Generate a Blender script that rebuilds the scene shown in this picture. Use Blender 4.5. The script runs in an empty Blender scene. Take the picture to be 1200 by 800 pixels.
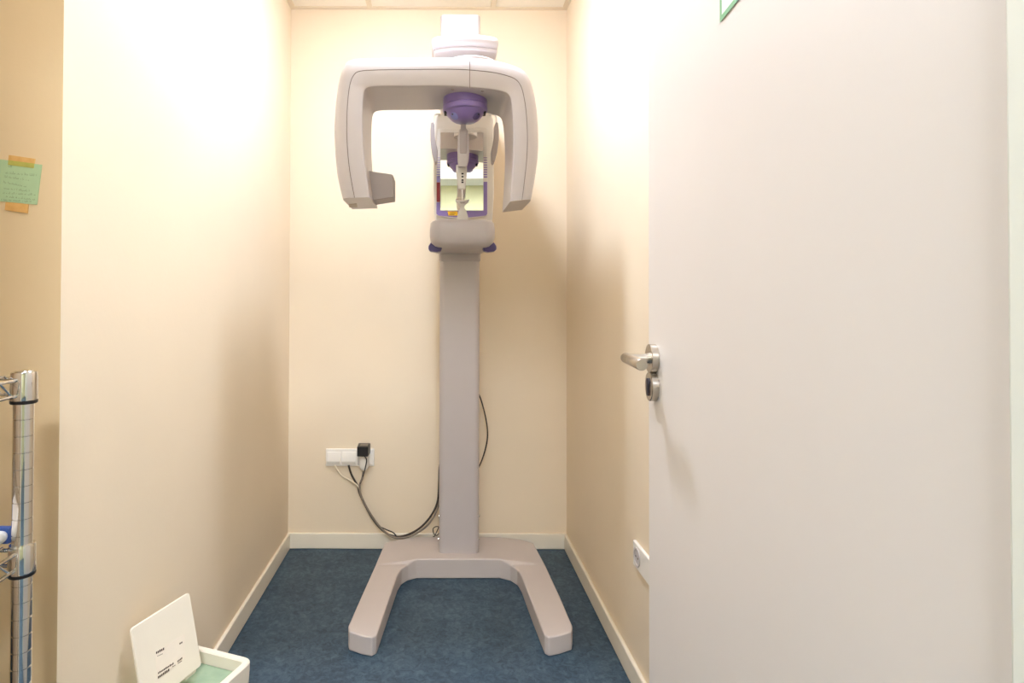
import bpy, bmesh, math, random
from mathutils import Vector, Matrix
random.seed(7)
sc = bpy.context.scene
COL = sc.collection
PI = math.pi

# ------------------------------------------------------------------ camera
F, CX, CY, CAMZ = 700.0, 515.0, 339.5, 1.16
PITCH, ROLL = math.radians(0.70), math.radians(0.17)
Rm = Matrix.Rotation(PI / 2 + PITCH, 3, 'X') @ Matrix.Rotation(ROLL, 3, 'Z')
CAM = Vector((0, 0, CAMZ))
cam = bpy.data.cameras.new('camera')
cam.sensor_width = 36.0
cam.lens = F * 36.0 / 1200
cam.shift_x = (600 - CX) / 1200
cam.shift_y = (CY - 400) / 1200
cam.clip_start = 0.02
co = bpy.data.objects.new('camera', cam)
COL.objects.link(co)
co.matrix_world = Matrix.Translation(CAM) @ Rm.to_4x4()
sc.camera = co

# measuring helpers: a direction seen in the photograph meets a real plane of the room
def ray(px, py):
    return Rm @ Vector(((px - CX) / F, (CY - py) / F, -1))
def at(px, py, d):                       # on the upright plane at depth d
    r = ray(px, py); return CAM + r * (d / r.y)
def FL(px, py, z):                       # on the level plane at height z
    r = ray(px, py); return CAM + r * ((z - CAMZ) / r.z)
def hit(px, py, p0, n):
    r = ray(px, py); return CAM + r * ((p0 - CAM).dot(n) / r.dot(n))
def proj(p):
    q = Rm.transposed() @ (p - CAM)
    return CX + F * q.x / -q.z, CY - F * q.y / -q.z

# ------------------------------------------------------------------ materials
def lin(c):
    return tuple(((v / 255) / 12.92 if v / 255 <= 0.04045 else ((v / 255 + 0.055) / 1.055) ** 2.4) for v in c)
def mat(name, rgb, rough=0.5, metal=0.0, noise=0.0, nscale=8.0, bump=0.0, bscale=200.0, rgb2=None, emit=None, coat=0.0, trans=0.0, spec=0.5):
    m = bpy.data.materials.new(name); m.use_nodes = True
    nt = m.node_tree; b = nt.nodes['Principled BSDF']
    c = (*lin(rgb), 1)
    b.inputs['Base Color'].default_value = c
    b.inputs['Roughness'].default_value = rough
    b.inputs['Metallic'].default_value = metal
    b.inputs['Specular IOR Level'].default_value = spec
    b.inputs['Coat Weight'].default_value = coat
    b.inputs['Transmission Weight'].default_value = trans
    geo = nt.nodes.new('ShaderNodeNewGeometry')
    if noise or rgb2:
        n = nt.nodes.new('ShaderNodeTexNoise'); n.inputs['Scale'].default_value = nscale
        n.inputs['Detail'].default_value = 6
        nt.links.new(geo.outputs['Position'], n.inputs['Vector'])
        mx = nt.nodes.new('ShaderNodeMix'); mx.data_type = 'RGBA'
        c2 = (*lin(rgb2), 1) if rgb2 else tuple(v * (1 - noise) for v in c[:3]) + (1,)
        mx.inputs[6].default_value = c; mx.inputs[7].default_value = c2
        rp = nt.nodes.new('ShaderNodeValToRGB')
        rp.color_ramp.elements[0].position = 0.32; rp.color_ramp.elements[1].position = 0.68
        nt.links.new(n.outputs['Fac'], rp.inputs['Fac'])
        nt.links.new(rp.outputs['Color'], mx.inputs[0])
        nt.links.new(mx.outputs[2], b.inputs['Base Color'])
    if bump:
        n2 = nt.nodes.new('ShaderNodeTexNoise'); n2.inputs['Scale'].default_value = bscale
        n2.inputs['Detail'].default_value = 3
        nt.links.new(geo.outputs['Position'], n2.inputs['Vector'])
        bp = nt.nodes.new('ShaderNodeBump'); bp.inputs['Strength'].default_value = bump
        bp.inputs['Distance'].default_value = 0.002
        nt.links.new(n2.outputs['Fac'], bp.inputs['Height'])
        nt.links.new(bp.outputs['Normal'], b.inputs['Normal'])
    if emit:
        b.inputs['Emission Color'].default_value = (*emit[0], 1)
        b.inputs['Emission Strength'].default_value = emit[1]
    return m

M = {}
M['wall'] = mat('beige wall paint', (233, 218, 193), 0.7, noise=0.03, nscale=3, bump=0.12, bscale=90, spec=0.3)
M['tan_wall'] = mat('tan wall tone', (228, 205, 164), 0.7, noise=0.04, nscale=4, bump=0.12, bscale=90, spec=0.3)  # deeper tan than the other walls, for the return wall
M['green_wall'] = mat('pale green wall paint', (196, 196, 156), 0.7, noise=0.03, nscale=3)
M['white_wall'] = mat('white wall paint', (236, 232, 224), 0.7, noise=0.02, nscale=3)
M['ceiling'] = mat('white mineral tile', (246, 243, 236), 0.85, noise=0.02, nscale=60)
M['grid'] = mat('white enamelled grid', (232, 222, 205), 0.5, noise=0.02, nscale=5)
M['trim'] = mat('cream painted skirting', (238, 230, 212), 0.35, noise=0.03, nscale=12)
M['door'] = mat('warm white door paint', (229, 223, 218), 0.42, noise=0.015, nscale=4)
M['jamb'] = mat('cool white frame paint', (226, 228, 218), 0.4, noise=0.02, nscale=4)
M['shell'] = mat('light grey moulded plastic', (186, 179, 178), 0.34, noise=0.02, nscale=15)
M['frame'] = mat('cream white plastic', (212, 207, 200), 0.36, noise=0.02, nscale=15)
M['plate'] = mat('beige plate', (178, 164, 146), 0.5, noise=0.08, nscale=200)
M['lens'] = mat('pale blue reflection tint', (136, 138, 200), 0.2, noise=0.03, nscale=60)  # bluish reflection under the hub, put into the base colour
M['base'] = mat('painted machine base', (196, 187, 183), 0.42, noise=0.03, nscale=10)
M['pad'] = mat('grey soft plastic', (160, 150, 147), 0.5, noise=0.03, nscale=20)
M['seam'] = mat('dark joint', (120, 105, 98), 0.7, noise=0.05)
M['purple'] = mat('violet plastic', (134, 114, 174), 0.32, noise=0.05, nscale=25)
M['lilac'] = mat('lilac print', (150, 138, 200), 0.4, noise=0.03)
M['violet_dark'] = mat('dark violet plastic', (84, 72, 124), 0.35, noise=0.05)
M['red'] = mat('red print', (140, 38, 50), 0.4, noise=0.04)
M['yellow'] = mat('yellow label', (240, 190, 30), 0.5, noise=0.04)
M['dark'] = mat('dark recess', (40, 34, 44), 0.6, noise=0.05)
M['print'] = mat('brown black print', (74, 58, 44), 0.7, noise=0.2, nscale=300)
M['ink'] = mat('grey green pen ink', (66, 88, 76), 0.7, noise=0.1, nscale=100)
M['mirror'] = mat('mirror glass', (250, 250, 246), 0.01, 1.0, noise=0.005)
M['steel'] = mat('brushed stainless steel', (196, 188, 176), 0.27, 1.0, noise=0.06, nscale=40)
M['chrome'] = mat('chrome plated steel', (226, 224, 220), 0.09, 1.0, noise=0.03, nscale=30)
M['black'] = mat('black plastic', (34, 31, 30), 0.4, noise=0.1, nscale=30)
M['cable'] = mat('dark cable jacket', (62, 54, 46), 0.55, noise=0.15, nscale=60)
M['greycable'] = mat('grey cable jacket', (126, 116, 104), 0.55, noise=0.1, nscale=60)
M['whitecable'] = mat('cream cable jacket', (222, 210, 184), 0.5, noise=0.05, nscale=60)
M['socket'] = mat('white socket plastic', (240, 236, 228), 0.35, noise=0.02, nscale=30)
M['socketgrey'] = mat('pale grey socket well', (196, 192, 192), 0.4, noise=0.02, nscale=30)
M['bin'] = mat('white polypropylene', (228, 220, 203), 0.4, noise=0.02, nscale=20)
M['tray'] = mat('pale green tray', (152, 174, 146), 0.55, rgb2=(136, 160, 134), nscale=26)
M['paper'] = mat('white label paper', (231, 221, 205), 0.7, noise=0.03, nscale=60)
M['note'] = mat('mint green paper', (178, 206, 160), 0.8, noise=0.06, nscale=40)
M['tape'] = mat('orange masking tape', (226, 182, 112), 0.6, rgb2=(214, 164, 92), nscale=70)
M['tapegreen'] = mat('tape over green paper', (190, 186, 92), 0.6, rgb2=(176, 174, 84), nscale=70)
M['sign_green'] = mat('green sign print', (120, 180, 128), 0.5, noise=0.04)
M['sign_white'] = mat('white sign foil', (244, 242, 238), 0.4, noise=0.01)
M['bag'] = mat('white film wrap', (236, 234, 230), 0.4, noise=0.06, nscale=40, bump=0.5, bscale=60)
M['blue'] = mat('blue film edge', (44, 84, 158), 0.4, noise=0.08, nscale=50)
M['reflector'] = mat('satin white reflector', (235, 235, 232), 0.35, noise=0.01)
M['glow'] = mat('lit diffuser', (255, 255, 255), 0.5, noise=0.001, emit=((0.90, 0.985, 1.17), 305.0))
M['glow_fill'] = mat('added fill diffuser', (255, 255, 255), 0.5, noise=0.001, emit=((0.95, 0.99, 1.08), 6.8))  # glow of the added fill panel
M['glow_room'] = mat('lit corridor diffuser', (255, 255, 255), 0.5, noise=0.001, emit=((0.94, 0.98, 1.08), 75.0))

# mottled linoleum floor
def floor_mat():
    m = bpy.data.materials.new('blue marbled linoleum'); m.use_nodes = True
    nt = m.node_tree; b = nt.nodes['Principled BSDF']
    geo = nt.nodes.new('ShaderNodeNewGeometry')
    n1 = nt.nodes.new('ShaderNodeTexNoise'); n1.inputs['Scale'].default_value = 42; n1.inputs['Detail'].default_value = 8; n1.inputs['Roughness'].default_value = 0.7; n1.inputs['Distortion'].default_value = 1.2
    n2 = nt.nodes.new('ShaderNodeTexNoise'); n2.inputs['Scale'].default_value = 7; n2.inputs['Detail'].default_value = 4
    add = nt.nodes.new('ShaderNodeMath'); add.operation = 'MULTIPLY_ADD'; add.inputs[1].default_value = 0.3
    rp = nt.nodes.new('ShaderNodeValToRGB'); e = rp.color_ramp.elements
    e[0].position = 0.48; e[0].color = (*lin((40, 57, 71)), 1)
    e[1].position = 0.82; e[1].color = (*lin((76, 98, 113)), 1)
    mid = e.new(0.64); mid.color = (*lin((54, 75, 92)), 1)
    for n in (n1, n2): nt.links.new(geo.outputs['Position'], n.inputs['Vector'])
    nt.links.new(n2.outputs['Fac'], add.inputs[0]); nt.links.new(n1.outputs['Fac'], add.inputs[2])
    nt.links.new(add.outputs[0], rp.inputs['Fac']); nt.links.new(rp.outputs['Color'], b.inputs['Base Color'])
    b.inputs['Roughness'].default_value = 0.5
    b.inputs['Specular IOR Level'].default_value = 0.35
    return m
M['floor'] = floor_mat()

# ------------------------------------------------------------------ object helpers
def finish(o, parent=None):
    COL.objects.link(o)
    if parent is not None:
        o.parent = parent
        if parent.type == 'EMPTY':
            o.location = -parent.location
    return o
def obj(name, bm, m, parent=None, smooth=True, bevel=0.0, segs=3, angle=35):
    me = bpy.data.meshes.new(name)
    bmesh.ops.recalc_face_normals(bm, faces=bm.faces)
    bm.to_mesh(me); bm.free()
    ms = m if isinstance(m, (list, tuple)) else [m]
    for x in ms: me.materials.append(x)
    if smooth:
        for p in me.polygons: p.use_smooth = True
    o = bpy.data.objects.new(name, me)
    finish(o, parent)
    if bevel:
        b = o.modifiers.new('bevel', 'BEVEL'); b.width = bevel; b.segments = segs
        b.limit_method = 'ANGLE'; b.angle_limit = math.radians(angle)
        b.harden_normals = False
    if smooth:
        try:
            me.set_sharp_from_angle(angle=math.radians(40))
        except Exception:
            pass
    return o
def thing(name, label, cat, loc, group=None):
    o = bpy.data.objects.new(name, None); COL.objects.link(o)
    o.location = loc; o.empty_display_size = 0.05
    bpy.context.view_layer.update()
    o['label'] = label; o['category'] = cat
    if group: o['group'] = group
    return o
def tag(o, label, cat, group=None):
    o['label'] = label; o['category'] = cat
    if group: o['group'] = group
    return o
def struct(o):
    o['kind'] = 'structure'; return o

def box(bm, lo, hi, rot=None, piv=None):
    lo, hi = Vector(lo), Vector(hi)
    r = bmesh.ops.create_cube(bm, size=1.0)
    c = (lo + hi) / 2; s = hi - lo
    for v in r['verts']:
        v.co = Vector((v.co.x * s.x, v.co.y * s.y, v.co.z * s.z)) + c
        if rot is not None:
            v.co = (rot @ (v.co - piv)) + piv
    return r['verts']
def boxm(lo, hi, **k):
    bm = bmesh.new(); box(bm, lo, hi, **k); return bm
def prism(pts, off):
    """closed outline pts (3-D) pushed along off"""
    bm = bmesh.new(); off = Vector(off)
    a = [bm.verts.new(p) for p in pts]; b = [bm.verts.new(Vector(p) + off) for p in pts]
    bm.faces.new(a); bm.faces.new(list(reversed(b)))
    n = len(pts)
    for i in range(n): bm.faces.new((a[i], b[i], b[(i + 1) % n], a[(i + 1) % n]))
    return bm
def loft(rings, closed=True, caps=True):
    bm = bmesh.new()
    R = [[bm.verts.new(p) for p in r] for r in rings]
    n = len(R[0])
    for i in range(len(R) - 1):
        for j in range(n if closed else n - 1):
            k = (j + 1) % n
            bm.faces.new((R[i][j], R[i][k], R[i + 1][k], R[i + 1][j]))
    if caps:
        bm.faces.new(R[0]); bm.faces.new(list(reversed(R[-1])))
    return bm
def lathe(prof, o, axis=(0, 0, 1), n=40):
    """prof: (radius, along-axis) pairs, o: origin"""
    ax = Vector(axis).normalized()
    u = ax.orthogonal().normalized(); w = ax.cross(u)
    bm = bmesh.new(); rings = []
    for r, h in prof:
        if r < 1e-6:
            rings.append([bm.verts.new(Vector(o) + ax * h)])
        else:
            rings.append([bm.verts.new(Vector(o) + ax * h + (u * math.cos(t) + w * math.sin(t)) * r) for t in (2 * PI * i / n for i in range(n))])
    for a, b in zip(rings, rings[1:]):
        for i in range(n):
            j = (i + 1) % n
            if len(a) == 1 and len(b) == 1: continue
            if len(a) == 1: bm.faces.new((a[0], b[i], b[j]))
            elif len(b) == 1: bm.faces.new((a[i], a[j], b[0]))
            else: bm.faces.new((a[i], a[j], b[j], b[i]))
    for r_ in (rings[0], rings[-1]):
        if len(r_) > 1: bm.faces.new(r_)
    return bm
def catmull(pts, sub=8):
    P = [Vector(p) for p in pts]
    P = [P[0] * 2 - P[1]] + P + [P[-1] * 2 - P[-2]]
    out = []
    for i in range(1, len(P) - 2):
        a, b, c, d = P[i - 1:i + 3]
        for k in range(sub):
            t = k / sub
            out.append(0.5 * (2 * b + (c - a) * t + (2 * a - 5 * b + 4 * c - d) * t * t + (3 * b - a - 3 * c + d) * t ** 3))
    out.append(P[-2]); return out
def tube(pts, r, n=10, smooth=True, sub=8):
    P = catmull(pts, sub) if smooth else [Vector(p) for p in pts]
    rings = []; up = None
    for i, p in enumerate(P):
        t = (P[min(i + 1, len(P) - 1)] - P[max(i - 1, 0)]).normalized()
        if up is None: up = t.orthogonal().normalized()
        up = (up - t * up.dot(t)).normalized(); w = t.cross(up)
        rr = r(i / (len(P) - 1)) if callable(r) else r
        rings.append([p + (up * math.cos(a) + w * math.sin(a)) * rr for a in (2 * PI * k / n for k in range(n))])
    return loft(rings)
def rrect(cx, cy, hx, hy, r, n=5):
    out = []
    for sx, sy, a0 in ((1, 1, 0), (-1, 1, PI / 2), (-1, -1, PI), (1, -1, 1.5 * PI)):
        for i in range(n + 1):
            a = a0 + PI / 2 * i / n
            out.append((cx + sx * (hx - r) + r * math.cos(a), cy + sy * (hy - r) + r * math.sin(a)))
    return out

# ------------------------------------------------------------------ the room
DB = FL(500, 642, 0).y                     # back wall
XL = at(339, 330, DB).x; XR = at(664, 330, DB).x
ZC = at(500, 10.5, DB).z
DW = 1.10                                  # where the niche opens into the room
XC = at(71.5, 400, DW).x                   # corner edge
XL = (XL + XC) / 2 if abs(XL - XC) < 0.03 else XL
D0, D1 = 0.10, 0.345                       # wall with the doorway the photograph is taken through
DOOR_H = 2.04
XE, XW = XR, -2.25                         # room sides
REAR = -2.3
T = 0.1
def wall(name, lo, hi, m='wall'):
    return struct(obj(name, boxm(lo, hi), M[m], smooth=False))
struct(obj('floor', boxm((XW - T, REAR - T, -0.08), (2.4, DB + T, 0)), M['floor'], smooth=False))
struct(obj('ceiling', boxm((XW - T, REAR - T, ZC), (2.4, DB + T, ZC + 0.08)), M['ceiling'], smooth=False))
wall('wall_back', (XL - T, DB, 0), (XR + T, DB + T, ZC))
wall('wall_left', (XL - T, DW + T, 0), (XL, DB, ZC))
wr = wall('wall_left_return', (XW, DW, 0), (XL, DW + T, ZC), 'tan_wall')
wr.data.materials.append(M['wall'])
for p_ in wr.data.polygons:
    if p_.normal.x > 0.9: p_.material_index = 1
wall('wall_right', (XR, D1, 0), (XR + T, DB, ZC))
wall('wall_far_left', (XW - T, D1, 0), (XW, DW + T, ZC))
JX = 0.325; JL = -0.475
wall('wall_front_left', (XW, D0, 0), (JL - 0.05, D1, ZC))
wall('wall_front_right', (JX + 0.05, D0, 0), (2.3, D1, ZC))
wall('wall_front_over_door', (JL - 0.05, D0, DOOR_H + 0.05), (JX + 0.05, D1, ZC))
wall('wall_corridor_rear', (XW, REAR - T, 0), (2.3, REAR, ZC), 'green_wall')
wall('wall_corridor_left', (XW - T, REAR, 0), (XW, D1, ZC), 'white_wall')
wall('wall_corridor_right', (2.3, REAR, 0), (2.3 + T, D1, ZC), 'white_wall')

# door lining: jambs and head, one frame round the opening
struct(obj('trim_1', boxm((JX, D0 - 0.012, 0), (JX + 0.075, D1 - 0.002, DOOR_H + 0.07)), M['jamb'], bevel=0.003))
struct(obj('trim_2', boxm((JL - 0.075, D0 - 0.012, 0), (JL, D1 + 0.012, DOOR_H + 0.07)), M['jamb'], bevel=0.003))
struct(obj('trim_3', boxm((JL, D0 - 0.012, DOOR_H), (JX, D1 + 0.012, DOOR_H + 0.07)), M['jamb'], bevel=0.003))

# skirting boards
BH = at(500, 625, DB - 0.012).z
def skirt(name, lo, hi): return struct(obj(name, boxm(lo, hi), M['trim'], bevel=0.004, segs=2))
skirt('baseboard_back', (XL, DB - 0.013, 0), (XR, DB, BH))
skirt('baseboard_left', (XL, DW, 0), (XL + 0.013, DB - 0.013, BH))
skirt('baseboard_right', (XR - 0.013, D1, 0), (XR, DB - 0.013, BH))

# ceiling grid: wall angles and tee bars
G = 0.0015
TBX = [at(431, 4, DB - 0.1).x, at(579.5, 4, DB - 0.1).x]
struct(obj('trim_4', boxm((XL, DB - 0.024, ZC - 0.004), (XR, DB, ZC)), M['grid'], smooth=False))
struct(obj('trim_5', boxm((XL, DW, ZC - 0.004), (XL + 0.024, DB - 0.024, ZC)), M['grid'], smooth=False))
struct(obj('trim_6', boxm((XR - 0.024, D1, ZC - 0.004), (XR, DB - 0.024, ZC)), M['grid'], smooth=False))
k = 7
for x in TBX:
    struct(obj('trim_%d' % k, boxm((x - 0.012, D1, ZC - 0.005), (x + 0.012, DB - 0.024, ZC)), M['grid'], smooth=False)); k += 1
for y in (0.86, 1.46, 2.06, 2.66):
    struct(obj('trim_%d' % k, boxm((XL + 0.024, y - 0.012, ZC - 0.004), (XR - 0.024, y + 0.012, ZC)), M['grid'], smooth=False)); k += 1

def ceiling_light(x, y, s, m, label):
    t = thing('ceiling_light', label, 'ceiling light', (x, y, ZC - 0.02))
    bm = bmesh.new()
    o = [bm.verts.new((x + a * s, y + b * s, z)) for z in (ZC - 0.02, ZC - 0.0055) for a, b in ((-1, -1), (1, -1), (1, 1), (-1, 1))]
    i = [bm.verts.new((x + a * (s - 0.02), y + b * (s - 0.02), z)) for z in (ZC - 0.02, ZC - 0.0055) for a, b in ((-1, -1), (1, -1), (1, 1), (-1, 1))]
    for q in range(4):
        r = (q + 1) % 4
        bm.faces.new((o[q], o[r], o[4 + r], o[4 + q])); bm.faces.new((i[q], i[4 + q], i[4 + r], i[r]))
        bm.faces.new((o[q], i[q], i[r], o[r])); bm.faces.new((o[4 + q], o[4 + r], i[4 + r], i[4 + q]))
    obj('light_frame', bm, M['grid'], t, smooth=False)
    obj('diffuser', boxm((x - s + 0.02, y - s + 0.02, ZC - 0.016), (x + s - 0.02, y + s - 0.02, ZC - 0.0055)), m, t, smooth=False)
LX, LY, LR = -0.05, 1.875, 0.072
dl = thing('ceiling_lamp', 'round lit opal lamp under the tiled ceiling above the x-ray machine', 'ceiling light', (LX, LY, ZC - 0.035))
obj('lamp_housing', lathe([(0, -0.0005), (LR + 0.012, -0.0005), (LR + 0.012, -0.010), (LR + 0.009, -0.013), (LR + 0.002, -0.013), (LR + 0.002, -0.006), (0, -0.006)], (LX, LY, ZC), n=48), M['reflector'], dl)
obj('diffuser', lathe([(LR, -0.007), (LR, -0.015), (LR * 0.95, -0.020), (LR * 0.8, -0.0265), (LR * 0.55, -0.031), (LR * 0.28, -0.033), (0, -0.034)], (LX, LY, ZC), n=48), M['glow'], dl)
ceiling_light(-0.3, 0.74, 0.285, M['glow_fill'], 'added square fill light panel on the ceiling just inside the doorway')  # unseen panel, added to fill the niche and doorway area with light
ceiling_light(0.0, -1.1, 0.29, M['glow_room'], 'square lit ceiling panel over the corridor outside the doorway')

# ------------------------------------------------------------------ door leaf, open towards us
E = at(760, 400, 1.15); E.z = 0
A = math.radians(95)
dv = Vector((math.cos(A), -math.sin(A), 0))          # free edge -> hinge
nv = Vector((-math.sin(A), -math.cos(A), 0))         # out of the visible face
DL = 0.806
H = E + dv * DL
up = Vector((0, 0, 1))
def leaf(name, a, b, z0, z1, th, m, off=0.0, parent=None, bevel=0.0):
    p, q = E + dv * a + nv * off, E + dv * b + nv * off
    pts = [p + up * z0, q + up * z0, q + up * z1, p + up * z1]
    return obj(name, prism(pts, -nv * th), m, parent, bevel=bevel)
door = struct(leaf('door_1', 0, DL, 0.008, DOOR_H - 0.004, 0.04, M['door'], bevel=0.002))
RC = hit(768.5, 420, E, nv); KC = hit(768, 452.5, E, nv)
KC = Vector((RC.x, RC.y, KC.z))
hd = obj('door_handle_rosette', lathe([(0.0255, 0), (0.0265, 0.001), (0.0265, 0.012), (0.0255, 0.013), (0.012, 0.013), (0.012, 0.0135)], RC, nv), M['steel'], door)
# lever: shank out of the rosette, mitred round grip back along the leaf
s0 = RC + nv * 0.012
lv = obj('door_lever', tube([s0, RC + nv * 0.040, RC + nv * 0.049 + dv * 0.003, RC + nv * 0.0525 + dv * 0.012], 0.0092, n=24, sub=6), M['steel'], hd)
g0 = RC + nv * 0.052 - dv * 0.008
obj('lever_grip', lathe([(0.0092, 0), (0.0098, 0.001), (0.0098, 0.117), (0.0092, 0.118)], g0, dv, 28), M['steel'], hd)
kr = obj('keyhole_rosette', lathe([(0.0255, 0), (0.0265, 0.001), (0.0265, 0.012), (0.0255, 0.013)], KC, nv), M['steel'], door)
kh = [(0.0085 * math.cos(t), 0.007 + 0.0085 * math.sin(t)) for t in [(-0.6 + (PI + 1.2) * i / 12) for i in range(13)]] + [(-0.0048, -0.0165), (0.0048, -0.0165)]
obj('lock_cylinder', prism([KC + nv * 0.0128 + dv * a + up * b for a, b in kh], nv * 0.003), M['dark'], kr, bevel=0.0006)

# sticker on the leaf: white field with a green border, only its lower corner in the picture
sg = thing('door_sign', 'white sign with green border at the top of the open white door', 'sign', E + dv * 0.35 + up * 1.58 + nv * 0.001)
B0 = hit(843.5, 26.5, E + nv * 0.0016, nv)
b1 = hit(866, -1.5, E + nv * 0.0016, nv)
bx = (b1 - B0).normalized()
def sq(a, b, c, d, off):
    o_ = B0 + nv * off
    return [o_ + bx * a + up * c, o_ + bx * b + up * c, o_ + bx * b + up * d, o_ + bx * a + up * d]
obj('sign_field', prism(sq(0.001, 0.239, 0.001, 0.119, -0.0003), -nv * 0.0011), M['sign_white'], sg, smooth=False)
bm = bmesh.new()
oo = [bm.verts.new(p) for p in sq(0, 0.24, 0, 0.12, 0.0)]; ii = [bm.verts.new(p) for p in sq(0.006, 0.234, 0.007, 0.113, 0.0)]
o2 = [bm.verts.new(p) for p in sq(0, 0.24, 0, 0.12, -0.0002)]; i2 = [bm.verts.new(p) for p in sq(0.006, 0.234, 0.007, 0.113, -0.0002)]
for q in range(4):
    r = (q + 1) % 4
    bm.faces.new((oo[q], oo[r], ii[r], ii[q])); bm.faces.new((o2[q], i2[q], i2[r], o2[r]))
    bm.faces.new((oo[q], o2[q], o2[r], oo[r])); bm.faces.new((ii[q], ii[r], i2[r], i2[q]))
obj('sign_border', bm, M['sign_green'], sg, smooth=False)

# ------------------------------------------------------------------ the x-ray machine
ZB = 0.081                                         # top of the rear bar of the base
CF = FL(538, 648.5, ZB)                            # foot of the column's front
DC = CF.y
cxl = at(514.4, 648, DC).x; cxr = at(561.6, 648, DC).x
CXM = (cxl + cxr) / 2; CHW = (cxr - cxl) / 2
mach = thing('panoramic_xray_machine', 'tall grey dental panoramic x-ray machine on a U-shaped base in the niche', 'x-ray machine', (CXM, DC, 0))

# base: U-shaped foot with a raised rear bar
ZF = 0.066
def fp(px, py, z): return FL(px, py, z)
outL = [fp(451, 635.5, ZB), fp(440, 661.5, 0.071), fp(424, 697, ZF), fp(408, 733, ZF - 0.002)]
endL = [fp(409, 739.5, ZF - 0.003), fp(424, 744.5, ZF - 0.003), fp(436, 746.5, ZF - 0.003), fp(441.5, 743.5, ZF - 0.003)]
inL = [fp(454, 707, ZF), fp(466, 673, ZF), fp(470.5, 666, ZF), fp(478, 661.5, ZF), fp(488, 654.8, ZB)]
inR = [fp(586, 654.8, ZB), fp(598.5, 662, ZF), fp(606.5, 667, ZF), fp(611, 674.5, ZF), fp(624, 708, ZF)]
endR = [fp(638, 743.5, ZF - 0.003), fp(643.5, 746.5, ZF - 0.003), fp(656, 744, ZF - 0.003), fp(670, 739.5, ZF - 0.003)]
outR = [fp(671, 733, ZF - 0.002), fp(656, 698, ZF), fp(639, 661.5, 0.071), fp(625, 635.5, ZB)]
back = [fp(610, 631.5, ZB), fp(583, 628.5, ZB), fp(538, 627.8, ZB), fp(490, 628.5, ZB), fp(466, 632, ZB)]
for p in back: p.y = min(p.y, DB - 0.018)
bm = bmesh.new()
V = lambda L: [bm.verts.new(p) for p in L]
oL, eL, iL, iR, eR, oR, bk = V(outL), V(endL), V(inL), V(inR), V(endR), V(outR), V(back)
f = bm.faces.new
# feet tops
f((oL[1], oL[2], iL[0], iL[1])); f((oL[2], oL[3], *eL, iL[0]))
f((oL[1], iL[1], iL[2], iL[3]))
f((oL[1], iL[3], iL[4]))
f((oR[2], iR[3], iR[4], oR[1])); f((oR[1], iR[4], *eR, oR[0]))
f((oR[2], iR[1], iR[2], iR[3])); f((oR[2], iR[0], iR[1]))
# rear bar top
f((oL[0], oL[1], iL[4], bk[4])); f((bk[4], iL[4], bk[3])); f((bk[3], iL[4], iR[0], bk[1], bk[2]))
f((bk[1], iR[0], bk[0])); f((bk[0], iR[0], oR[2], oR[3]))
loop = oL + eL + iL + iR + eR + oR + bk
low = [bm.verts.new((v.co.x, v.co.y, 0.0)) for v in loop]
n = len(loop)
for i in range(n): f((loop[i], low[i], low[(i + 1) % n], loop[(i + 1) % n]))
f(low)
bo = obj('base', bm, M['base'], mach, bevel=0.0055, segs=3, angle=14)
bo.data.set_sharp_from_angle(angle=math.radians(33)); bo.modifiers['bevel'].harden_normals = True

# column
cd = 0.165
def column(z0, z1, hw, d, r, yf):
    pts = rrect(CXM, yf + d / 2, hw, d / 2, r, 8)
    return loft([[(x, y, z) for x, y in pts] for z in (z0, z1)])
ZTOP = at(541, 16.5, DC).z
colm = obj('column', column(ZB - 0.02, ZTOP, CHW, cd, 0.022, DC), M['shell'], mach, bevel=0.004)
for px, py in ((513.3, 604), (562.4, 604), (513.3, 631), (562.4, 631)):
    sx = -1 if px < 530 else 1
    z = at(px, py, DC + 0.03).z
    x0 = CXM + sx * (CHW - 0.001)
    obj('bolt', lathe([(0.0065, 0), (0.0065, 0.003), (0.004, 0.0055)], (x0, DC + 0.03, z), (sx, 0, 0), 12), M['chrome'], colm)

# carriage: the arm reaching forward from the column, two stacked shells
def bowed(xl, xr, yf, yb, sag, z0, z1, nseg=14):
    pts = []
    for i in range(nseg + 1):
        t = i / nseg
        pts.append((xl + (xr - xl) * t, yf + sag * (2 * t - 1) ** 2))
    pts += [(xr, yb), (xl, yb)]
    return prism([Vector((x, y, z0)) for x, y in pts], (0, 0, z1 - z0))
DU = 2.03
za = at(545, 41.5, DU + 0.02).z; zb_ = at(545, 50.5, DU).z; zc_ = at(545, 58.5, DU + 0.03).z
xa0, xa1 = at(505.5, 48, DU + 0.02).x, at(585, 48, DU + 0.02).x
obj('carriage_cover', bowed(xa0, xa1, DU, DC + 0.12, 0.028, zb_, za), M['shell'], mach, bevel=0.016, segs=4, angle=50)
xb0, xb1 = at(508, 56, DU + 0.03).x, at(584, 56, DU + 0.03).x
obj('carriage_arm', bowed(xb0, xb1, DU + 0.025, DC + 0.115, 0.028, zc_, zb_ + 0.006), M['shell'], mach, bevel=0.01, segs=3, angle=50)

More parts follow.
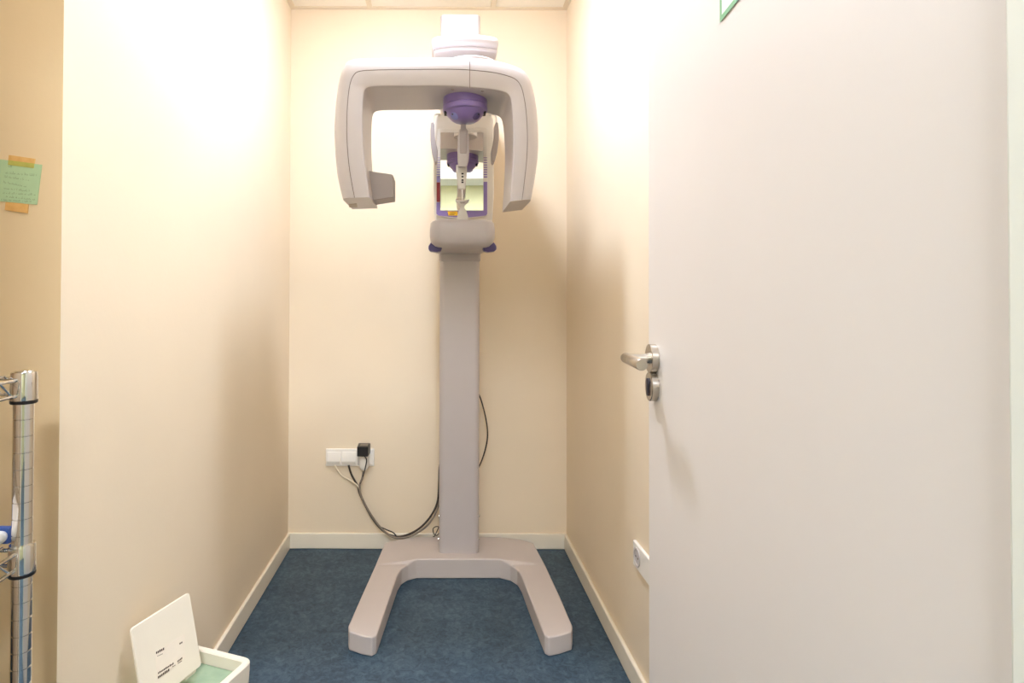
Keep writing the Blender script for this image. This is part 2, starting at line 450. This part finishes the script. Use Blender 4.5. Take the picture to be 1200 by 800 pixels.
# C-arm: swept along its U, one ring per station; ring runs from outer back edge over the front to inner back edge
YF, YB = 1.88, 2.12
ST = [((402, 234), (433, 231)), ((399, 222), (431, 216)), ((395.5, 205), (428.5, 198)), ((393.0, 180), (426, 175)), ((392.0, 150), (425, 150)), ((394, 118), (425.2, 125)),
      ((397.5, 95), (426.5, 110)), ((403, 79.5), (429, 104.5)), ((412, 71.8), (435, 102)), ((440, 70), (450, 101.2)), ((480, 69.3), (480, 101)),
      ((515, 68.8), (520, 100.7)), ((545, 68.8), (545, 102)), ((575, 71.5), (573, 104.6)), ((596, 76.5), (588, 107.2)), ((611, 82.5), (595.5, 111)),
      ((620, 92.5), (598.5, 118)), ((625.5, 109), (600, 130)), ((629, 130), (601, 144)), ((630.5, 152), (601.5, 160)), ((630.3, 180), (601.3, 182)),
      ((627, 207), (600, 206)), ((622, 235), (598, 236))]
def resample(st, sub=4):
    a = catmull([(o[0], o[1], 0) for o, i in st], sub); b = catmull([(i[0], i[1], 0) for o, i in st], sub)
    return list(zip(a, b))
RING = [(0.0, 1.0), (0.0, 0.42), (0.0, 0.2), (0.012, 0.115), (0.05, 0.06), (0.12, 0.028), (0.24, 0.008), (0.40, 0.0), (0.462, 0.0), (0.466, 0.009), (0.478, 0.009), (0.482, 0.0), (0.93, 0.0), (0.975, 0.006), (0.995, 0.03), (1.0, 0.06), (1.0, 1.0)]
rings = []
for o_, i_ in resample(ST):
    Po, Pi = at(o_.x, o_.y, YF + 0.035), at(i_.x, i_.y, YF)
    ring = []
    for t, d in RING:
        p = Po.lerp(Pi, t); ring.append(Vector((p.x, YF + d * (YB - YF), p.z)))
    rings.append(ring)
bm = loft(rings)
bm.faces.ensure_lookup_table()
nr = len(RING)
for idx, fc in enumerate(bm.faces):
    if idx < (len(rings) - 1) * nr and idx % nr in (8, 9, 10): fc.material_index = 1
carm = obj('c_arm', bm, [M['shell'], M['seam']], mach)
# joint line across the arm, rotor neck above it
q = [at(550.5, y, YF - 0.0005) for y in (70, 80, 90, 101, 103)]
obj('joint_line', tube(q, 0.0011, n=6, smooth=False), M['seam'], carm)
XH = at(545, 128, 2.0).x
zn = at(549, 65.2, 1.915).z
obj('rotor_neck', lathe([(0.098, 0), (0.098, zn - 1.86 - 0.004), (0.094, zn - 1.86)], (XH + 0.016, 2.005, 1.86), n=48), M['shell'], carm)
obj('rotor_shaft', lathe([(0.05, 0), (0.05, zc_ + 0.02 - zn + 0.02)], (XH + 0.016, 2.19, zn - 0.02 - 0.06), n=32), M['shell'], carm)
# screws on the underside
ZU = at(545, 102, YF).z
for px, py, yu in ((530.5, 104.3, 101.1), (565.5, 106.3, 103.7)):
    zu_ = at(px, yu, YF).z
    p = FL(px, py, zu_)
    obj('screw', lathe([(0.0055, 0.004), (0.0055, -0.002), (0.003, -0.0035)], (p.x, p.y, zu_), n=12), M['pad'], carm)
# print and screws under the foot of the tube-side leg
zl = at(420, 232, YF).z
lp = [FL(px, py, zl) for px, py in ((408.5, 239.2), (418, 238.8), (419, 242.4), (409.5, 242.8))]
obj('rating_plate', prism([p - Vector((0, 0, 0.001)) for p in lp], (0, 0, 0.003)), M['plate'], carm, smooth=False)

# tube head on the inner side of that leg
D2 = 1.985
fr = [at(425, 199, D2), at(431.5, 199.8, D2), at(459.5, 204.2, D2), at(460.8, 205.5, D2), at(460.8, 231, D2), at(437, 234.6, D2), at(425, 236, D2)]
obj('tube_head', prism(fr, (0, 0.10, 0)), M['pad'], carm, bevel=0.004)

# violet rotation hub with its two clip slots
ZH = ZU + 0.004
hub = obj('rotation_hub', lathe([(0.0735, 0.0), (0.0742, -0.004), (0.0742, -0.026), (0.0722, -0.0275), (0.0722, -0.030), (0.0748, -0.0315), (0.0748, -0.043), (0.073, -0.046), (0.066, -0.048), (0.060, -0.058), (0.047, -0.072), (0.036, -0.079), (0.0, -0.081)], (XH, 2.0, ZH), n=56), M['purple'], mach)
for s in (-1, 1):
    obj('clip_slot', boxm((XH + s * 0.062 - 0.008, 1.985, ZH - 0.054), (XH + s * 0.062 + 0.008, 2.02, ZH - 0.042)), M['dark'], hub, bevel=0.002)
    recess_ = obj('hub_recess', lathe([(0.0135, 0), (0.0135, 0.006), (0.012, 0.007), (0, 0.007)], (XH + s * 0.034, 2.0 - 0.030, ZH - 0.066), (s * 0.35, -0.6, -0.7), 20), M['lens'] if s < 0 else M['violet_dark'], hub)  # shallow recesses; one is coloured pale blue to stand for a reflection
    obj('socket_button', lathe([(0.003, 0), (0.003, 0.006), (0.002, 0.007)], (XH + s * 0.041, 2.0 - 0.035, ZH - 0.062), (s * 0.4, -0.7, -0.6), 12), M['dark'], recess_)

# forehead support hanging from the hub
def plate_rod(pts, d, back_):          # outline half-widths down a rod: (y px, x px centre, half width px)
    rings = []
    for py, cx, hw, th in pts:
        c = at(cx, py, d); w = at(cx + hw, py, d).x - c.x
        rings.append([Vector((c.x + a, d + b, c.z)) for a, b in rrect(0, th / 2 * 0 + back_, w, th, min(w, th) * 0.6, 4)])
    return loft(rings)
fs = obj('forehead_support', plate_rod([(146, 543, 3.2, .006), (151, 543, 3.2, .007), (153, 543, 5.2, .009), (157, 543, 6.0, .011), (166, 543, 6.6, .012), (178, 543, 6.9, .012), (188, 542.8, 6.4, .012), (196, 542, 5.0, .010)], 2.03, 0.0), M['shell'], mach, bevel=0.0015)
obj('inset_panel', plate_rod([(153.5, 543, 4.0, .003), (156, 543, 4.3, .003), (165, 543, 4.5, .003), (178, 543, 4.2, .003), (180, 543, 3.6, .003)], 2.019, 0.0), M['pad'], fs, bevel=0.001)
bs = obj('bite_support', plate_rod([(193.5, 540.8, 6.4, .008), (200, 540.8, 6.3, .010), (208, 541, 5.8, .010), (216, 541.2, 4.6, .009), (221, 541.5, 3.8, .008), (222, 541.6, 1.2, .003), (234, 541.8, 1.1, .003)], 2.06, 0.0), M['frame'], mach, bevel=0.001)
for k_, (py, hw) in enumerate(((203.5, 1.3), (207, 1.2), (211, 1.2), (213.5, 1.3))):
    obj('scale_mark', plate_rod([(py - 0.9, 542.0, hw, .001), (py + 0.9, 542.0, hw, .001)], 2.0505, 0.0), M['dark'], bs)
def bow(px):                           # the bow-tie bite block on its flared foot
    return [at(x, y, 2.17) for x, y in px]
bb = obj('bite_block', prism(bow([(533.6, 233), (537, 234.2), (541.5, 234.6), (546, 234.2), (550.4, 233), (549.5, 236), (545, 240), (544, 243), (546.5, 247), (548.5, 253), (549.5, 259), (535, 259), (536, 253), (537.5, 247), (539.5, 243), (538.5, 240), (534.5, 236)]), (0, 0.022, 0)), M['frame'], mach, bevel=0.0025)
obj('bite_groove', prism(bow([(538.5, 236.6), (545.5, 236.6), (544, 238.3), (540, 238.3)]), (0, -0.002, 0)), M['pad'], bb, bevel=0.0006)

# mirror unit in front of the column
DM = 2.40
def P(px, py, d=DM): return at(px, py, d)
obj('mirror_housing', prism([P(508.5, 140, DM + 0.014), P(511, 134.5, DM + 0.014), P(516, 133, DM + 0.014), P(572, 133, DM + 0.014), P(576.5, 134.5, DM + 0.014), P(578.5, 140, DM + 0.014), P(579, 225, DM + 0.014), P(577, 262, DM + 0.014), P(510, 262, DM + 0.014), P(508.2, 225, DM + 0.014)], (0, DC - DM - 0.012, 0)), M['frame'], mach, bevel=0.006)
mf = obj('mirror_frame', prism([P(511.5, 152), P(513.5, 150), P(569, 150), P(571.2, 152), P(571.3, 251), P(569.5, 253.5), P(550, 256), P(533, 256), P(513.5, 253.5), P(511, 251)], (0, 0.0145, 0)), M['frame'], mach, bevel=0.002)
mq = [P(516.3, 155.2, DM - .002), P(566.3, 155.2, DM - .0068), P(566.3, 246.3, DM - .0068), P(516.3, 246.3, DM - .002)]
obj('mirror', prism(mq, (0, 0.006, 0)), M['mirror'], mf, smooth=False)
bm = bmesh.new()
def strip(pts, m, th=0.0012, name='trim_strip'):
    return obj(name, prism([P(*p) for p in pts], (0, -th, 0)), m, mf, smooth=False)
strip([(511.4, 237), (515.8, 237), (515.8, 246.8), (522, 247), (566.7, 247), (566.7, 213), (571.0, 213), (571.0, 250.5), (569.3, 252.5), (551, 254.5), (533, 254.5), (514, 252.5), (511.4, 250.5)], M['purple'])
strip([(511.6, 206), (515.8, 206), (515.8, 213.4), (511.6, 213.4)], M['lilac'])
strip([(511.6, 213.6), (515.8, 213.6), (515.8, 236.6), (511.6, 236.6)], M['red'], name='red_strip')
yy = 184.5
for i in range(9):
    h = 0.5 + 0.11 * i
    strip([(511.6, yy), (515.8, yy), (515.8, yy + h), (511.6, yy + h)], M['lilac'], name='stripe')
    strip([(566.7, yy), (571.0, yy), (571.0, yy + h + 0.25), (566.7, yy + h + 0.25)], M['purple'], name='stripe')
    yy += 2.75
obj('warning_label', prism([P(524.5, 247.6), P(536.3, 247.6), P(536.3, 252.6), P(525.5, 252.6)], (0, -0.0018, 0)), M['yellow'], mf, smooth=False)
for y_, x0, x1 in ((249.4, 527, 533.5), (251.2, 526.5, 532.5)):
    obj('label_line', prism([P(x0, y_, DM - 0.0018), P(x1, y_, DM - 0.0018), P(x1, y_ + 0.6, DM - 0.0018), P(x0, y_ + 0.6, DM - 0.0018)], (0, -0.0006, 0)), M['print'], mf, smooth=False)

# temple supports on both sides of the mirror
for side in (-1, 1):
    mx_ = (lambda x: x) if side < 0 else (lambda x: 1089 - x)
    D3 = 2.31
    pad_ = [(505.2, 143.5), (507.8, 143), (509, 146), (509.6, 160), (511.3, 169), (513, 176), (512.6, 188), (511.4, 190.5), (509.4, 189.6), (506.2, 178), (504.4, 164), (504.3, 152)]
    tp = obj('temple_support', prism([at(mx_(x), y, D3) for x, y in pad_], (0, 0.05, 0)), M['pad'], mach, bevel=0.002)
    rod = [at(mx_(507.5), 150, D3 + 0.025), at(mx_(507.3), 141, D3 + 0.025), at(mx_(508.0), 135.5, D3 + 0.03), at(mx_(511.5), 133.8, D3 + 0.07), at(mx_(517), 134.5, DM + 0.05)]
    obj('support_rod', tube(rod, 0.0036, n=10), M['frame'], tp)

# chin rest housing
D4 = 2.15
zt, zm, zl_ = at(541, 257, D4 + 0.02).z, at(541, 272, D4).z, at(541, 288.5, D4 + 0.01).z
XCm = (at(503.6, 270, D4 + 0.03).x + at(580.4, 270, D4 + 0.03).x) / 2
W4 = (at(580.4, 270, D4 + 0.03).x - at(503.6, 270, D4 + 0.03).x) / 2
YBK = DC + 0.05
def hring(z, hw, yf, r):
    hy = (YBK - yf) / 2
    return [Vector((x, y, z)) for x, y in rrect(XCm, yf + hy, hw, hy, r, 8)]
obj('chin_rest_housing', loft([hring(zl_, W4 - 0.034, D4 + 0.035, 0.03), hring(zl_ + 0.004, W4 - 0.020, D4 + 0.02, 0.035), hring(zl_ + 0.016, W4 - 0.006, D4 + 0.006, 0.042),
    hring(zm - 0.01, W4, D4, 0.045), hring(zm + 0.012, W4, D4, 0.045), hring(zt - 0.012, W4 - 0.003, D4 + 0.004, 0.045), hring(zt - 0.004, W4 - 0.010, D4 + 0.01, 0.042), hring(zt, W4 - 0.022, D4 + 0.022, 0.036)]), M['shell'], mach)
obj('column_collar', column(zl_ - 0.03, zl_ + 0.02, CHW + 0.004, cd + 0.008, 0.014, DC - 0.004), M['shell'], mach, bevel=0.004)
for side in (-1, 1):
    mx_ = (lambda x: x) if side < 0 else (lambda x: 1084 - x)
    D5 = 2.22
    kp = [(501.8, 291.5), (502.2, 288), (505, 283.6), (509, 282.4), (516.5, 284.5), (518.5, 288), (517, 294), (512, 295), (504, 294.2)]
    kk = obj('adjusting_knob', prism([at(mx_(x), y, D5) for x, y in kp], (0, 0.05, 0)), M['violet_dark'], mach, bevel=0.007, segs=3)

# ------------------------------------------------------------------ sockets on the back wall
SY = DB - 0.012
def bw(px, py, d=SY): return at(px, py, d)
s0, s1 = bw(381.5, 546), bw(438.5, 526)
so = thing('wall_socket', 'white multi-gang wall socket low on the back wall above the skirting', 'wall socket', (s0.x, SY, s0.z))
obj('socket_frame', boxm((s0.x, SY, s0.z), (s1.x, DB - 0.0005, s1.z)), M['socket'], so, bevel=0.003)
for x0, x1 in ((383.5, 399.2), (401, 417.2)):
    a, b = bw(x0, 544.8), bw(x1, 529)
    fl_ = obj('hinged_flap', prism([Vector((a.x, SY, a.z)), Vector((a.x, SY - 0.012, a.z + 0.018)), Vector((a.x, SY - 0.012, a.z + 0.022)), Vector((a.x, SY - 0.004, b.z)), Vector((a.x, SY, b.z))], (b.x - a.x, 0, 0)), M['socket'], so, bevel=0.002)
a, b = bw(419, 544.5), bw(431, 529); obj('socket_insert', boxm((a.x, SY - 0.004, a.z), (b.x, SY + 0.001, b.z)), M['socketgrey'], so, bevel=0.002)
a, b = bw(432.8, 544), bw(437, 529.5); obj('blank_insert', boxm((a.x, SY - 0.005, a.z), (b.x, SY + 0.001, b.z)), M['socket'], so, bevel=0.002)

# white plug under the adapter, and the black adapter above it
DP = SY - 0.045
a, b = at(421, 550.5, DP), at(431.5, 534, DP)
wp = thing('power_plug', 'white mains plug hanging under the black adapter', 'plug', ((a.x + b.x) / 2, DP, a.z))
obj('plug_body', loft([[Vector((x, y, z)) for x, y in rrect((a.x + b.x) / 2, (DP + SY) / 2 - 0.002, hw, hy, 0.006, 4)] for z, hw, hy in ((a.z - 0.004, 0.011, 0.012), (a.z + 0.006, 0.018, 0.017), (a.z + 0.014, 0.0205, 0.0195), (b.z, 0.0205, 0.0195))]), M['socket'], wp, bevel=0.002)
DA = SY - 0.075
a, b = at(418.3, 535, DA), at(431.6, 523.5, DA)
ad = thing('power_adapter', 'square black power adapter plugged into the white wall socket', 'power adapter', ((a.x + b.x) / 2, DA, a.z))
zab = a.z; zat = b.z
obj('adapter_body', loft([[Vector((x, y, z)) for x, z in rrect((a.x + b.x) / 2, (zab + zat) / 2, (b.x - a.x) / 2 * s, (zat - zab) / 2 * s, 0.004, 3)] for y, s in ((DA, 0.95), (DA + 0.003, 1.0), (SY - 0.012, 1.08), (SY - 0.006, 1.0))]), M['black'], ad)
obj('rating_label', boxm((a.x + 0.012, DA + 0.012, zat - 0.001), (b.x - 0.006, DA + 0.045, zat + 0.0035)), M['greycable'], ad, smooth=False)

# cables
WY = DB - 0.02
def cable(name, pts, r, m, label, cat='cable'):
    P_ = [at(x, y, d) for x, y, d in pts]
    for p in P_:
        p.y = min(p.y, DB - r - 0.001)
    return tag(obj(name, tube(P_, r, n=10), m), label, cat)
cable('power_cable', [(408.5, 545, WY), (412, 556, WY), (419, 569, WY - .01), (421.5, 578, WY - .01), (428, 592, WY - .02), (437, 608, WY - .03), (447, 620, WY - .04), (458, 627.2, WY - .05), (470, 628.5, WY - .05), (485, 623, WY - .05), (497, 614, WY - .05), (507, 601, WY - .04), (513, 586, WY - .03), (514.5, 565, WY - .03), (515.5, 545, WY - .03), (522, 520, WY - .03)], 0.0046, M['cable'], 'dark power cable looping from the wall socket flap to behind the column')
cable('adapter_cable', [(426.5, 533, DA), (429.5, 538.5, DA), (428.5, 546, DA + .01), (426, 556, WY - .03), (422.3, 566, WY - .03), (421, 573, WY - .025), (425, 584, WY - .03), (433, 602, WY - .04), (442, 614.5, WY - .05), (452, 620, WY - .06), (461, 624, WY - .06), (466, 629.5, WY - .07), (471, 630.2, WY - .06)], 0.0026, M['black'], 'thin black cable hanging from the black adapter and tied along the loop')
cable('grey_cable', [(425.8, 552, SY - .025), (424.5, 560, WY - .008 - .02), (421.5, 569, WY - .008 - .02), (423, 580, WY - .008 - .03), (430, 595, WY - .008 - .035), (440, 610.5, WY - .008 - .045), (450, 622, WY - .008 - .055), (461, 629.2, WY - .008 - .065), (473, 630.0, WY - .008 - .06), (487, 625, WY - .008 - .06), (500, 616, WY - .008 - .06), (509, 603.5, WY - .008 - .05), (515, 588, WY - .008 - .04), (522, 560, WY - .008 - .03)], 0.0046, M['greycable'], 'grey cable from the white plug running along the loop of cables')
cable('white_cable', [(392.2, 545, WY), (395, 550, WY), (401, 557.5, WY - .005), (411, 563, WY - .01), (418.5, 568.5, WY - .02), (422, 575, WY - .02), (424, 584, WY - .022)], 0.0036, M['whitecable'], 'cream white cable from the end flap of the wall socket')
cable('control_cable', [(556, 452, WY - .06), (562.8, 466, WY - .05), (567, 480, WY - .05), (570.5, 497, WY - .05), (571.3, 512, WY - .05), (568.5, 527, WY - .05), (563, 543, WY - .05), (556, 556, WY - .06)], 0.0032, M['cable'], 'thin dark cable bowing out beside the free side of the column')
cz = ZB
def lay(px, py, dz): p = FL(px, py, cz + dz); p.y = min(p.y, DB - 0.018); return p
tag(obj('coiled_cord', tube([at(516, 617.5, WY - .05), at(511, 616.8, WY - .05), at(507.5, 619.5, WY - .05), at(508.5, 625, WY - .055), at(512, 627, WY - .06), at(516, 622, WY - .06), at(514.5, 617.5, WY - .065), at(509.5, 627.5, WY - .07), at(507.5, 628.5, WY - .07)], 0.0022, n=8), M['cable']), 'small coil of thin dark cord beside the foot of the column', 'cord')

# socket on the side wall, partly behind the door
a = hit(746, 632, Vector((XR, 0, 0)), Vector((1, 0, 0)))
z1_ = a.z; z0_ = hit(747, 662, Vector((XR, 0, 0)), Vector((1, 0, 0))).z
so2 = thing('wall_socket', 'white wall socket on the side wall partly hidden by the door', 'wall socket', (XR - 0.012, a.y - 0.1, z0_))
obj('socket_frame', boxm((XR - 0.011, a.y - 0.15, z0_), (XR - 0.0005, a.y, z1_)), M['socket'], so2, bevel=0.003)
for q in (0.0,):
    yc, zc2 = a.y - 0.038 - q, (z0_ + z1_) / 2
    w = lathe([(0.027, 0), (0.027, 0.0025), (0.022, 0.0025), (0.020, 0.0006), (0.0, 0.0006)], (XR - 0.011, yc, zc2), (-1, 0, 0), 28)
    wl = obj('socket_well', w, M['socketgrey'], so2)
    for dy in (-0.0095, 0.0095):
        obj('pin_hole', lathe([(0.0028, 0.0004), (0.0028, 0.0014)], (XR - 0.011, yc + dy, zc2), (-1, 0, 0), 10), M['dark'], wl)

# ------------------------------------------------------------------ open white bin by the side wall
ZR = 0.25
c0 = FL(297.5, 771.5, ZR)
ya = math.radians(20)
u = Vector((-math.cos(ya), math.sin(ya), 0)); v = Vector((-math.sin(ya), -math.cos(ya), 0))
LU, LV, RW = 0.20, 0.27, 0.018
bn = thing('waste_bin', 'small white lidded bin with its lid up, beside the skirting of the side wall', 'bin', c0 + u * 0.1 + v * 0.13 - Vector((0, 0, ZR)))
def br(hx, hy, r, z):
    ctr = c0 + u * LU / 2 + v * LV / 2
    return [Vector((ctr.x, ctr.y, z)) + u * x + v * y for x, y in rrect(0, 0, hx, hy, r, 5)]
hx, hy = LU / 2, LV / 2
obj('bin_body', loft([br(hx - .02, hy - .02, .02, 0.0), br(hx - .012, hy - .012, .022, 0.012), br(hx, hy, .024, ZR - .02), br(hx, hy, .024, ZR - .003), br(hx - .003, hy - .003, .022, ZR),
    br(hx - RW + .003, hy - RW + .003, .012, ZR), br(hx - RW, hy - RW, .010, ZR - .003), br(hx - RW - .002, hy - RW - .002, .010, ZR - .05), br(hx - RW - .02, hy - RW - .02, .010, 0.02)]), M['bin'], bn)
ZT = ZR - 0.03
obj('tray_insert', loft([br(hx - RW - .0025, hy - RW - .0025, .010, ZT - .012), br(hx - RW - .0025, hy - RW - .0025, .010, ZT)]), M['tray'], bn, smooth=False)
# lid: stands on the hinge side
LB = FL(236.5, 779, ZR + 0.004)
best = None
for i in range(-40, 60):
    th = math.radians(i)
    d = u * math.sin(th) + up * math.cos(th)
    for j in range(60):
        L = 0.10 + j * 0.004
        x, y = proj(LB + d * L); e = (x - 222.5) ** 2 + (y - 693) ** 2
        if best is None or e < best[0]: best = (e, d.copy(), L, i)
ld, LL = best[1], best[2]
best2 = min((((proj(LB + ld * LL + v * w * 0.002)[0] - 153.5) ** 2 + (proj(LB + ld * LL + v * w * 0.002)[1] - 737.5) ** 2), w * 0.002) for w in range(20, 250))
LW = best2[1]
ln = ld.cross(v).normalized()
if ln.dot(CAM - LB) < 0: ln = -ln
print('BIN', c0, 'lid len', LL, 'angle', best[3], 'err', best[0], 'width', LW, best2[0])
lp = []
for x, y in rrect(LW / 2, LL / 2, LW / 2, LL / 2, 0.008, 4):
    lp.append(LB + v * x + ld * y)
lid = obj('bin_lid', prism(lp, -ln * 0.007), M['bin'], bn, bevel=0.0015)
for w in (0.03, LW - 0.03):
    obj('hinge', lathe([(0.006, -0.018), (0.007, -0.015), (0.007, 0.015), (0.006, 0.018)], LB + v * w - up * 0.004 - ln * 0.012, v, 14), M['bin'], lid)
def lpt(px, py, off=0.0006): return hit(px, py, LB + ln * off, ln)
obj('paper_label', prism([lpt(182, 764), lpt(216.5, 742.5), lpt(217, 770), lpt(184.5, 796)], -ln * 0.0005), M['paper'], lid, smooth=False)
def mark(x0, y0, x1, y1, h, name='printed_line'):
    obj(name, prism([lpt(x0, y0, .001), lpt(x1, y1, .001), lpt(x1, y1 + h, .001), lpt(x0, y0 + h, .001)], -ln * 0.0006), M['print'], lid, smooth=False)
def word(x0, y0, x1, y1, h, n, name='printed_letter', gap=0.3):
    for i in range(n):
        t0, t1 = i / n, (i + 1 - gap) / n
        hh = h * random.uniform(0.75, 1.0)
        mark(x0 + (x1 - x0) * t0, y0 + (y1 - y0) * t0 + h - hh, x0 + (x1 - x0) * t1, y0 + (y1 - y0) * t1 + h - hh, hh, name)
word(183, 763.0, 193, 757.6, 3.2, 5)
word(184.5, 768.2, 191, 765.2, 0.7, 5)
word(210.5, 752.6, 214.3, 750.4, 2.4, 2)
word(185.3, 787.4, 204, 775.4, 2.3, 11)
word(185.3, 791.6, 199, 782.0, 3.4, 7)
word(202, 780.6, 206, 778.2, 0.9, 3)
word(208, 773.4, 214, 769.0, 2.4, 4)
word(208.4, 776.6, 213.6, 773.4, 0.7, 4)

# ------------------------------------------------------------------ taped note
NY = DW - 0.0015
def np_(px, py, off=0.0): return at(px, py, NY - off)
nt_ = thing('taped_note', 'mint green handwritten note taped to the beige wall above the wire rack', 'note', np_(24, 214))
npts = [(-0.5, 186.5), (49, 193), (47.5, 205), (43.2, 239.8), (20, 237.5), (-6, 235)]
obj('note_paper', prism([np_(*p) for p in npts], (0, 0.0012, 0)), M['note'], nt_, smooth=False)
tt = obj('tape', prism([np_(*p, .0006) for p in ((10.3, 181.5), (40.8, 186), (40.2, 191.6), (9.6, 187.6))], (0, 0.0018, 0)), M['tape'], nt_, smooth=False)
obj('tape_over_paper', prism([np_(*p, .0006) for p in ((9.6, 187.6), (40.2, 191.6), (39.6, 197), (9.2, 193))], (0, 0.0005, 0)), M['tapegreen'], tt, smooth=False)
obj('tape', prism([np_(*p, .0006) for p in ((6.6, 236.5), (33, 239.3), (32.2, 249.8), (5.4, 246))], (0, 0.0018, 0)), M['tape'], nt_, smooth=False)
def scribble(x0, y0, x1, y1, amp, seed):
    rnd = random.Random(seed); pts = []; x = 0.0; Lx = x1 - x0
    while x < Lx:
        a = amp * rnd.choice((0.6, 0.7, 0.9, 1.3, 2.0))
        y = y0 + (y1 - y0) * x / Lx
        pts += [(x0 + x, y), (x0 + x + 0.5, y - a), (x0 + x + 0.75, y - a * 0.4), (x0 + x + 1.0, y + 0.1)]
        x += 1.15
        if rnd.random() < 0.22: x += 1.5
    bm = bmesh.new(); hw = 0.16
    prev = None; lastx = None
    for (px, py) in pts:
        if lastx is not None and px - lastx > 0.8: prev = None
        lastx = px
        a, b = bm.verts.new(np_(px, py - hw, .0004)), bm.verts.new(np_(px + 0.12, py + hw, .0004))
        if prev: bm.faces.new((prev[0], a, b, prev[1]))
        prev = (a, b)
    obj('lettering_line', bm, M['ink'], nt_, smooth=False)
for i_, ln_ in enumerate(((9.5, 195.3, 15.5, 197.5, 1.4), (6.5, 203.2, 43, 206.5, 1.6), (5.5, 207.6, 34, 211.8, 1.2), (4, 214, 31, 219.4, 1.2), (4.5, 221.2, 34, 224.6, 1.2), (3.5, 226.6, 41, 228.8, 1.2), (7, 231, 41, 234.6, 1.3), (1.5, 234.2, 38, 236.9, 0.9))):
    scribble(*ln_, seed=i_ + 3)

# ------------------------------------------------------------------ chrome wire rack
DR = 0.93
pc = at(27.6, 500, DR)
RX1, RY1 = pc.x, DR
RX0, RY0 = RX1 - 0.62, DR - 0.36
zt1 = at(27, 437, DR).z; zt2 = at(27, 638, DR).z
zs = [zt1 - 0.022, zt2 - 0.022, 0.12]
rk = thing('wire_shelf_rack', 'chrome wire shelving rack standing against the beige wall under the note', 'shelving rack', ((RX0 + RX1) / 2, (RY0 + RY1) / 2, 0))
def post_bm(x, y, zt):
    R0 = 0.0142; prof = [(0.017, 0.0), (0.017, 0.012), (R0, 0.016)]
    z = 0.03
    while z < zt - 0.03:
        prof += [(R0, z - 0.0009), (R0 - 0.0009, z - 0.0004), (R0 - 0.0009, z + 0.0004), (R0, z + 0.0009)]
        z += 0.0254
    prof += [(R0, zt - 0.003), (R0 - 0.003, zt)]
    return lathe(prof, (x, y, 0), n=28)
for x in (RX1, RX0):
    for y in (RY1, RY0):
        po = obj('post', post_bm(x, y, zt1 + 0.004), M['chrome'], rk)
        for z in zs:
            obj('collar', lathe([(0.0188, -0.019), (0.0192, -0.017), (0.0182, 0.021), (0.0172, 0.024), (0.0145, 0.024)], (x, y, z), n=28), M['chrome'], po)
            obj('sleeve', lathe([(0.0178, -0.0245), (0.0186, -0.0235), (0.0188, -0.0185), (0.0150, -0.0185)], (x, y, z), n=28), M['black'], po)
def shelf(z):
    zt_, zl2 = z + 0.013, z - 0.011
    fr_ = None
    def rail(p, q, name, parent):
        return obj(name, tube([p, q], 0.0030, n=8, smooth=False), M['chrome'], parent)
    e = 0.017
    sh = rail(Vector((RX1, RY1 - e, zt_)), Vector((RX1, RY0 + e, zt_)), 'wire_shelf', rk)
    sides = [((RX1, RY1 - e), (RX1, RY0 + e)), ((RX0, RY1 - e), (RX0, RY0 + e)), ((RX1 - e, RY1), (RX0 + e, RY1)), ((RX1 - e, RY0), (RX0 + e, RY0))]
    for i, (a, b) in enumerate(sides):
        a, b = Vector(a), Vector(b)
        if i: rail(Vector((a.x, a.y, zt_)), Vector((b.x, b.y, zt_)), 'rail', sh)
        rail(Vector((a.x, a.y, zl2)), Vector((b.x, b.y, zl2)), 'rail', sh)
        n_ = max(4, int((b - a).length / 0.05)); pts = []
        for k in range(n_ * 2 + 1):
            t = 0.03 + 0.94 * k / (n_ * 2); p = a.lerp(b, t)
            pts.append(Vector((p.x, p.y, zt_ if k % 2 else zl2)))
        obj('truss_wire', tube(pts, 0.0021, n=6, smooth=False), M['chrome'], sh)
    x = RX1 - 0.03
    while x > RX0 + 0.02:
        obj('cross_wire', tube([Vector((x, RY1, zt_ + 0.004)), Vector((x, RY0, zt_ + 0.004))], 0.0016, n=6, smooth=False), M['chrome'], sh)
        x -= 0.03
for z in zs: shelf(z)

# film-wrapped pack on the lower shelf
zs2 = zs[1] + 0.0188
pk = at(2, 640, DR - 0.12)
xk = RX1 - 0.022
pg = thing('wrapped_pack', 'white film pack with a blue edge lying on the lower wire shelf', 'pack', (xk - 0.08, DR - 0.12, zs2))
prs = []
yk = DR + 0.016
for t, hz in ((0, .003), (.012, .0095), (.03, .013), (.09, .0155), (.14, .013), (.168, .008), (.18, .003)):
    prs.append([Vector((xk - 0.085 + a, yk - 0.008 - t, zs2 + 0.0165 + b)) for a, b in rrect(0, 0, 0.085, hz, hz * 0.9, 5)])
obj('pack_body', loft(prs), M['bag'], pg)
obj('blue_edge', loft([[Vector((xk - 0.085 + a, yk - t, zs2 + 0.0165 + b)) for a, b in rrect(0, 0, 0.0862, hz, 0.0028, 4)] for t, hz in ((0.0, .007), (0.005, .0115), (0.012, .0135), (0.017, .012))]), M['blue'], pg)

# ------------------------------------------------------------------ world and view
w = bpy.data.worlds.new('world'); sc.world = w; w.use_nodes = True
w.node_tree.nodes['Background'].inputs['Color'].default_value = (0.9, 0.95, 1, 1)
w.node_tree.nodes['Background'].inputs['Strength'].default_value = 0.3
vs = sc.view_settings
vs.view_transform = 'Standard'; vs.look = 'None'; vs.gamma = 1; vs.use_curve_mapping = False
vs.exposure = 0.6
sc.cycles.max_bounces = 14
sc.cycles.diffuse_bounces = 10
print('DB', DB, 'XL', XL, 'XC', XC, 'XR', XR, 'ZC', ZC, 'DC', DC, 'ZU', ZU, 'hinge', H, proj(Vector((H.x, H.y, 1.16))), 'lens', cam.lens, 'ZTOP', ZTOP, 'BH', BH)
